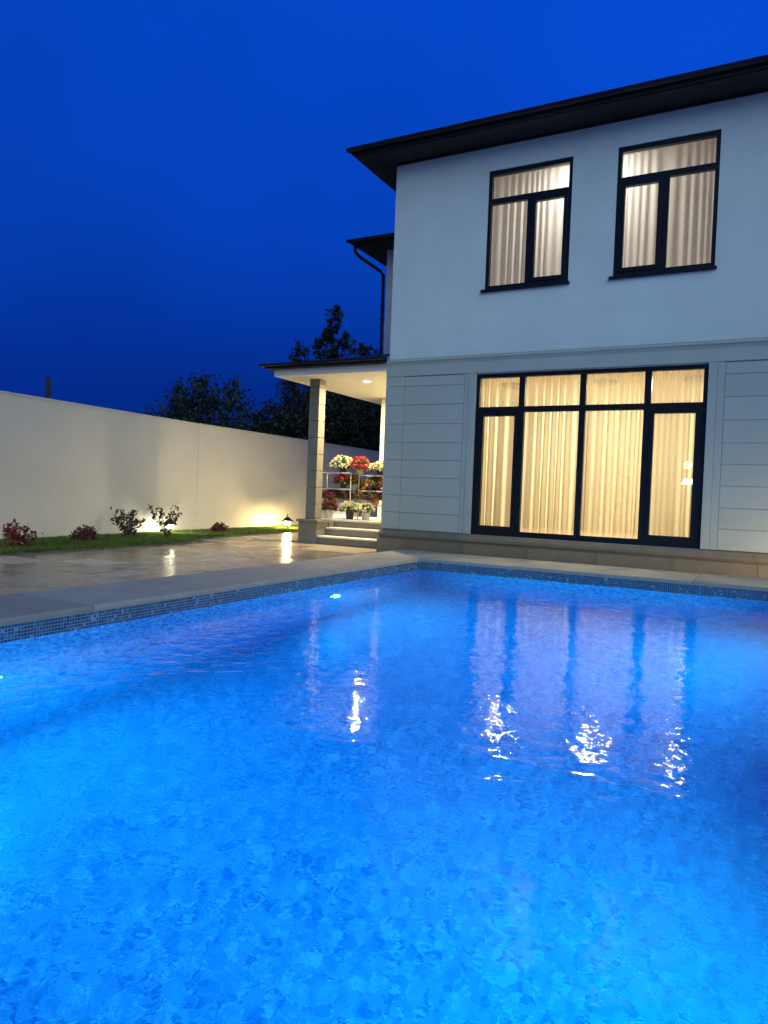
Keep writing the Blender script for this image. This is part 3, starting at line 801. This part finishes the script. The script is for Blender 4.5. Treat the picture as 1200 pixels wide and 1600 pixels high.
def lamp_post(x, y, z, h, col_, strength, label):
    t = empty('garden_lamp_post', (x, y, z), label, 'lamp post', None)
    MB().lathe([(0, 0), (.09, 0), (.09, .03), (.05, .08), (.035, .16), (.03, h-.12), (.07, h-.04), (.07, h), (0, h)], seg=14).build('post', M_black, t)
    gb = MB().lathe([(.06, h), (.11, h+.04), (.14, h+.12), (.13, h+.2), (.08, h+.26), (0, h+.275)], seg=18).build('globe', emit('post_globe', col_, strength), t, smooth=True)
    return t
lantern(-5.05, 7.9, -.06, (1, .88, .62), 420, 'small black lantern on the lawn seen past the porch flower racks', 'far')
lantern(8.25, -1.25, .02, (1, .78, .45), 2600, 'small black lantern on the paving by the right part of the house front', 'front')
lamp_post(3.7, -14.2, -.05, 2.2, (1, .90, .72), 14, 'globe lamp on a black post behind the viewer, mirrored in the window')
# ------------------------------------------------------------------ shrubs, trees
def leaf_cloud(name, m_, pts, size, seed, parent=None, aspect=.55, up=None):
    """pts: Nx3 leaf centres; each leaf a bent quad of two triangles"""
    q_ = np.random.RandomState(seed); n = len(pts)
    a = q_.normal(size=(n, 3)); a /= np.linalg.norm(a, axis=1)[:, None]
    b = np.cross(a, q_.normal(size=(n, 3))); b /= np.linalg.norm(b, axis=1)[:, None]
    s = (size*(.6+.8*q_.rand(n)))[:, None]
    P = np.asarray(pts); c = np.cross(a, b)
    V = np.stack([P-a*s, P+b*s*aspect+c*s*.15, P+a*s, P-b*s*aspect+c*s*.15], 1).reshape(-1, 3)
    F = [(4*i, 4*i+1, 4*i+2, 4*i+3) for i in range(n)]
    me = bpy.data.meshes.new(name); me.from_pydata(V.tolist(), [], F); me.materials.append(m_)
    return link_mesh(name, me, parent)
def bush(name, x, y, w, h, n, m_, size, seed, label, airy=0., z0=-.06, cat='shrub', grp='shrubs planted along the boundary wall'):
    q_ = np.random.RandomState(seed); t = empty(name, (x, y, z0), label, cat, grp)
    stems = MB(); tips = []
    ns = 9 if airy else 12
    for i in range(ns):
        a = q_.rand()*6.283; rr_ = (.35+.65*q_.rand()); hh = h*(.65+.35*q_.rand()) if airy else h*(.6+.4*math.cos(rr_*1.2))
        ex, ey = w/2*rr_*math.cos(a), w/2*rr_*math.sin(a)
        p = [(0.02*math.cos(a), .02*math.sin(a), 0), (ex*.35, ey*.35, hh*.4), (ex*.75+q_.normal(0, .02), ey*.75, hh*.75), (ex, ey, hh)]
        stems.tube(p, [.008, .006, .004, .002], 5); tips.append([Vector(k) for k in p])
    stems.build('stems', M_bark, t)
    pts = []
    for i in range(n):
        if airy:
            st = tips[q_.randint(ns)]; u = (q_.rand()**.7)*2.999; k = int(u); f_ = u-k
            p = st[k].lerp(st[k+1], f_) if k < 3 else st[3]
            if p.z < h*.12: continue
            pts.append([p.x+q_.normal(0, airy), p.y+q_.normal(0, airy), p.z+q_.normal(0, airy)])
        else:
            a = q_.rand()*6.283; ct = q_.rand(); rr_ = (.45+.55*q_.rand()**.5)
            lump = 1+.18*math.sin(3*a+seed)+.12*math.sin(7*a+2*seed+5*ct)
            s_ = math.sqrt(1-ct*ct)
            pts.append([w/2*rr_*lump*s_*math.cos(a), w/2*rr_*lump*s_*math.sin(a), max(.02, h*(.12+.88*rr_*ct*lump))])
    leaf_cloud('foliage', m_, pts, size, seed+1, t)
    return t
bush('red_shrub', -3.83, -4.48, .52, .33, 520, M_redleaf, .034, 21, 'low red-leaved shrub on the lawn at the left edge of the picture', airy=.045)
bush('maroon_shrub', -4.25, -2.92, .44, .26, 620, M_redleaf2, .028, 22, 'compact dark maroon shrub, second from the left along the wall')
bush('purple_shrub', -4.66, -1.62, .66, .50, 330, M_shrub, .040, 23, 'dark upright shrub silhouetted by the lantern glow on the wall', airy=.04)
bush('airy_shrub', -4.10, -1.16, .72, .66, 230, M_shrub, .036, 24, 'airy small-leaved shrub standing in front of the white lantern', airy=.03)
bush('maroon_shrub', -4.62, .92, .40, .22, 520, M_redleaf2, .028, 25, 'little maroon shrub alone on the lawn between the two lanterns')

def tree(name, x, y, h, clumps, n, m_, size, seed, label, trunk_r=.14, grp='trees beyond the boundary wall', cat='tree', spread=1.0, z0=-.16):
    """clumps: list of (dx,dy,z,rx,rz) ellipsoids of foliage"""
    q_ = np.random.RandomState(seed); t = empty(name, (x, y, z0), label, cat, grp)
    tr_ = MB(); top = max(c_[2] for c_ in clumps)
    tr_.tube([(0, 0, 0), (.05, .03, h*.25), (-.04, .02, h*.5), (.03, 0, h*.75), (0, 0, h*.93)], [trunk_r, trunk_r*.8, trunk_r*.6, trunk_r*.35, .015], 8)
    for dx, dy, z, rx, rz in clumps:
        zb = max(.2*h, min(z-.5*rz, z*.7))
        tr_.tube([(0, 0, zb), (dx*.5, dy*.5, (zb+z)/2+.1), (dx, dy, z)], [trunk_r*.35, trunk_r*.22, .01], 6)
        for _ in range(5):
            v_ = q_.normal(size=3); v_ /= np.linalg.norm(v_)
            tr_.tube([(dx, dy, z), (dx+v_[0]*rx*.85, dy+v_[1]*rx*.85, z+abs(v_[2])*rz*.85)], [.018, .005], 4)
    tr_.build('trunk', M_bark, t)
    vol = np.array([c_[3]**2*c_[4] for c_ in clumps])**.75; vol /= vol.sum(); P = []
    for (dx, dy, z, rx, rz), w_ in zip(clumps, vol):
        k = int(n*w_); v_ = q_.normal(size=(k, 3)); v_ /= np.linalg.norm(v_, axis=1)[:, None]
        # leaves gather in sprays: pick spray centres in the clump, scatter leaves round them
        ns = max(6, k//28); sv = q_.normal(size=(ns, 3)); sv /= np.linalg.norm(sv, axis=1)[:, None]
        sv *= (q_.rand(ns)**.4)[:, None]; sv[:, 0] *= rx; sv[:, 1] *= rx; sv[:, 2] *= rz
        idx = q_.randint(ns, size=k); p = sv[idx]+q_.normal(size=(k, 3))*np.array([rx, rx, rz])*.13*spread
        P.append(p+np.array([dx, dy, z]))
    P = np.concatenate(P); P = P[P[:, 2] > .3]
    leaf_cloud('crown', m_, P, size, seed+1, t)
    return t
# positions are real places beyond the wall; X from the viewer's line of sight at Y
tree('bushy_tree', -14.1, 10.5, 5.6, [(-1.6, 0, 3.6, 1.0, 1.5), (-.7, .2, 4.3, .95, 1.5), (.4, 0, 3.9, 1.2, 1.6), (1.5, 0, 3.7, 1.1, 1.5), (2.3, 0, 2.8, .9, 1.2), (-2.4, 0, 2.6, .8, 1.1), (0, 0, 2.4, 2.2, 1.1)], 9000, M_leaf2, .085, 41, 'wide loose-leaved tree above the boundary wall, left of the porch roof', spread=1.1)
tree('spindly_tree', -10.32, 14.2, 9.0, [(0, 0, 8.45, .42, .55), (-.1, 0, 7.75, .42, .45), (-.55, 0, 7.3, .42, .45), (.15, 0, 7.1, .5, .45), (.75, 0, 7.25, .38, .5), (-.1, 0, 6.5, .8, .5), (-.05, 0, 5.4, .9, .9), (.2, 0, 4.2, .9, .9)], 8500, M_cyp, .06, 42, 'tall narrow tree with a lumpy top rising behind the porch roof', trunk_r=.12)
tree('round_tree', -11.75, 13.8, 7.3, [(0, 0, 6.75, .62, .6), (.1, 0, 5.9, .8, .7), (-.1, 0, 4.9, 1.0, .9), (-.3, 0, 3.6, 1.1, 1.0)], 5200, M_cyp, .06, 43, 'small round-headed tree just left of the tall narrow tree', trunk_r=.1)
tree('pointed_tree', -9.12, 14.6, 7.5, [(0, 0, 7.2, .38, .45), (0, 0, 6.7, .7, .5), (-.1, 0, 5.9, .9, .8), (0, 0, 4.6, 1.1, 1.0), (0, 0, 3.4, 1.1, 1.0)], 5200, M_cyp, .06, 44, 'pointed dark tree between the tall narrow tree and the house', trunk_r=.1)
tree('low_tree', -8.5, 15.0, 7.2, [(0, 0, 6.9, .5, .45), (.1, 0, 6.1, .7, .7), (0, 0, 5.0, .9, .9), (0, 0, 3.6, 1.0, .9)], 4200, M_cyp, .06, 45, 'low dark tree top right against the house wall', trunk_r=.1)
tree('dark_tree', -11.4, 12.0, 5.0, [(0, 0, 3.6, 1.2, 1.0), (-.9, 0, 3.4, .7, .8), (.9, 0, 3.0, 1.2, 1.1), (0, 0, 2.2, 1.6, .9)], 7000, M_leaf, .07, 46, 'dense dark tree under the left end of the porch roof', trunk_r=.14)
tree('dark_tree', -9.3, 12.6, 5.0, [(0, 0, 3.8, 1.3, 1.1), (-1.2, 0, 3.2, 1.1, 1.0), (1.2, 0, 3.3, 1.2, 1.2), (0, 0, 2.2, 1.9, .9)], 9000, M_leaf, .07, 47, 'dense dark tree seen through the porch between column and house', trunk_r=.16)
tree('dark_tree', -7.2, 13.4, 5.4, [(0, 0, 4.0, 1.4, 1.2), (-1.2, 0, 3.2, 1.2, 1.1), (1.1, 0, 3.3, 1.1, 1.2), (0, 0, 2.2, 1.7, .9)], 8000, M_leaf, .07, 48, 'dense dark tree at the right end of the porch opening, beside the wing', trunk_r=.16)
tree('dark_tree', -10.6, 13.3, 5.6, [(0, 0, 4.3, 1.1, .9), (1.3, .3, 4.4, 1.1, .9), (-1.0, 0, 3.4, .9, .8), (.4, 0, 3.0, 1.3, 1.0)], 8000, M_cyp, .07, 49, 'dense dark tree right behind the porch roof, below the round-headed tree', trunk_r=.16)
# thin pole beyond the wall on the left
pl_ = MB(); pl_.box(-.06, .06, -.06, .06, -.16, 4.25); pl_.box(-.07, .07, -.07, .07, 4.25, 4.29)
pole = pl_.build('concrete_post', mat('weathered_concrete', (.05, .05, .045), .85, (9, .2), (30, .3, .004))); pole.location = (-14.6, 4.0, 0)
tag(pole, 'thin grey post standing up behind the left end of the boundary wall', 'post')

# ------------------------------------------------------------------ porch flower racks and pots
def rack(x, y, z, w, tiers, depth, label):
    t = empty('flower_rack', (x, y, z), label, 'flower rack', 'white metal flower racks on the porch')
    hmax = tiers[-1]
    for sx in (-w/2, w/2):
        for sy in (0, depth):
            MB().tube([(sx, sy, 0), (sx, sy, hmax+.02)], .011, 8).build('leg', M_white, t)
    for h_ in tiers:
        s_ = MB()
        s_.box(-w/2, w/2, -.012, .012, h_-.012, h_+.012); s_.box(-w/2, w/2, depth-.012, depth+.012, h_-.012, h_+.012)
        for k in range(9):
            xx_ = -w/2+w*(k+.5)/9; s_.tube([(xx_, .012, h_), (xx_, depth-.012, h_)], .005, 5)
        s_.build('shelf', M_white, t)
    # scrollwork on the front
    s_ = MB()
    for cx in (-w/4, w/4):
        pts = [(cx+.09*(1-k/26)*math.cos(k*.42), -.0, tiers[0]*.5+.09*(1-k/26)*math.sin(k*.42)) for k in range(22)]
        s_.tube(pts, .005, 5)
    s_.build('scroll', M_white, t)
    return t
rack(-1.98, 1.45, .40, .80, [.30, .62, .96], .34, 'white metal three-tier flower rack beside the porch column')
rack(-1.02, 1.55, .40, .84, [.30, .60, .92], .34, 'white metal three-tier flower rack against the house side of the porch')
def planter(x, y, z, r_, h_, mpot, mfl, w, fh, n, seed, label, leafy=.35):
    w *= 1.42; fh *= 1.32; n = int(n*2.3)
    t = empty('flower_pot', (x, y, z), label, 'flower pot', 'potted flowers on the porch')
    MB().lathe([(0, 0), (r_*.72, 0), (r_*.95, h_*.88), (r_*1.06, h_*.88), (r_*1.06, h_), (r_*.92, h_), (r_*.9, h_*.93), (0, h_*.93)], seg=18).build('pot', mpot, t, smooth=False)
    q_ = np.random.RandomState(seed)
    def dome(k, s, zo):
        a = q_.rand(k)*6.283; ct = q_.rand(k); rr_ = .75+.25*q_.rand(k); st_ = np.sqrt(1-ct**2)
        return np.stack([w/2*s*rr_*st_*np.cos(a), w/2*s*rr_*st_*np.sin(a), zo+fh*s*rr_*ct], 1)
    leaf_cloud('leaves', M_plantleaf, np.concatenate([dome(int(n*leafy), .9, h_*.95), dome(int(n*leafy*.4), 1.0, h_*.8)]), .03, seed, t)
    # blossom heads: rosettes of petals
    c_ = dome(max(8, n//16), 1.0, h_); P = (c_[:, None, :]+q_.normal(size=(len(c_), 14, 3))*.018).reshape(-1, 3)
    leaf_cloud('blossoms', mfl, P, .017, seed+3, t, aspect=.8)
    return t
ZR = .40
planter(-1.87, 1.60, ZR+.975, .10, .11, M_darkpot, M_fwhite, .38, .19, 900, 61, 'broad mound of cream flowers on the top shelf beside the column')
planter(-1.46, 1.62, ZR+.94, .09, .12, M_pot, M_fred, .32, .20, 800, 62, 'crimson flowers on the top shelf between the two cream mounds')
planter(-1.02, 1.72, ZR+.935, .11, .10, M_darkpot, M_fwhite, .38, .14, 800, 63, 'flat mound of cream flowers on the top shelf against the house wall')
planter(-1.84, 1.60, ZR+.635, .09, .12, M_darkpot, M_fred, .30, .13, 600, 64, 'red flowers on the middle shelf of the left rack')
planter(-1.10, 1.72, ZR+.615, .09, .11, M_terra, M_forange, .34, .15, 700, 65, 'leafy plant with orange flowers on the middle shelf of the right rack', leafy=.8)
planter(-2.10, 1.60, ZR+.315, .10, .12, M_terra, M_fdark, .36, .14, 700, 66, 'dark wine flowers in a terracotta pot low beside the column')
planter(-1.52, 1.36, ZR+.0, .10, .20, M_darkpot, M_fwhite, .32, .13, 700, 67, 'cream flowers in a dark pot on the floor between the racks')
planter(-1.12, 1.70, ZR+.315, .10, .12, M_terra, M_fdark, .32, .20, 700, 68, 'tall dark wine flowers in a terracotta pot on the low shelf of the right rack')
planter(-1.74, 1.62, ZR+.315, .07, .13, M_terra, M_fdark, .20, .10, 300, 69, 'small wine-red plant in a terracotta pot at the right end of the low shelf')
planter(-1.40, 1.66, ZR+.30, .08, .14, M_white, M_forange, .22, .28, 420, 70, 'upright plant in a white pot in the gap between the racks', leafy=.7)
planter(-2.0, 1.30, ZR, .10, .19, M_white, M_fdark, .26, .16, 420, 71, 'wine-red plant in a white pot on the porch floor next to the column')
planter(-1.12, 1.32, ZR, .10, .19, M_white, M_fwhite, .24, .12, 420, 72, 'small cream flowers in a white pot on the porch floor near the house wall', leafy=.7)
planter(-1.62, 1.66, ZR+.635, .08, .12, M_white, M_forange, .24, .14, 420, 73, 'orange-flowered leafy plant at the right end of the middle shelf of the left rack', leafy=.8)
planter(-.80, 1.70, ZR+.615, .08, .12, M_darkpot, M_fred, .24, .16, 420, 74, 'red flowers at the far right of the middle shelf, half behind the house corner')
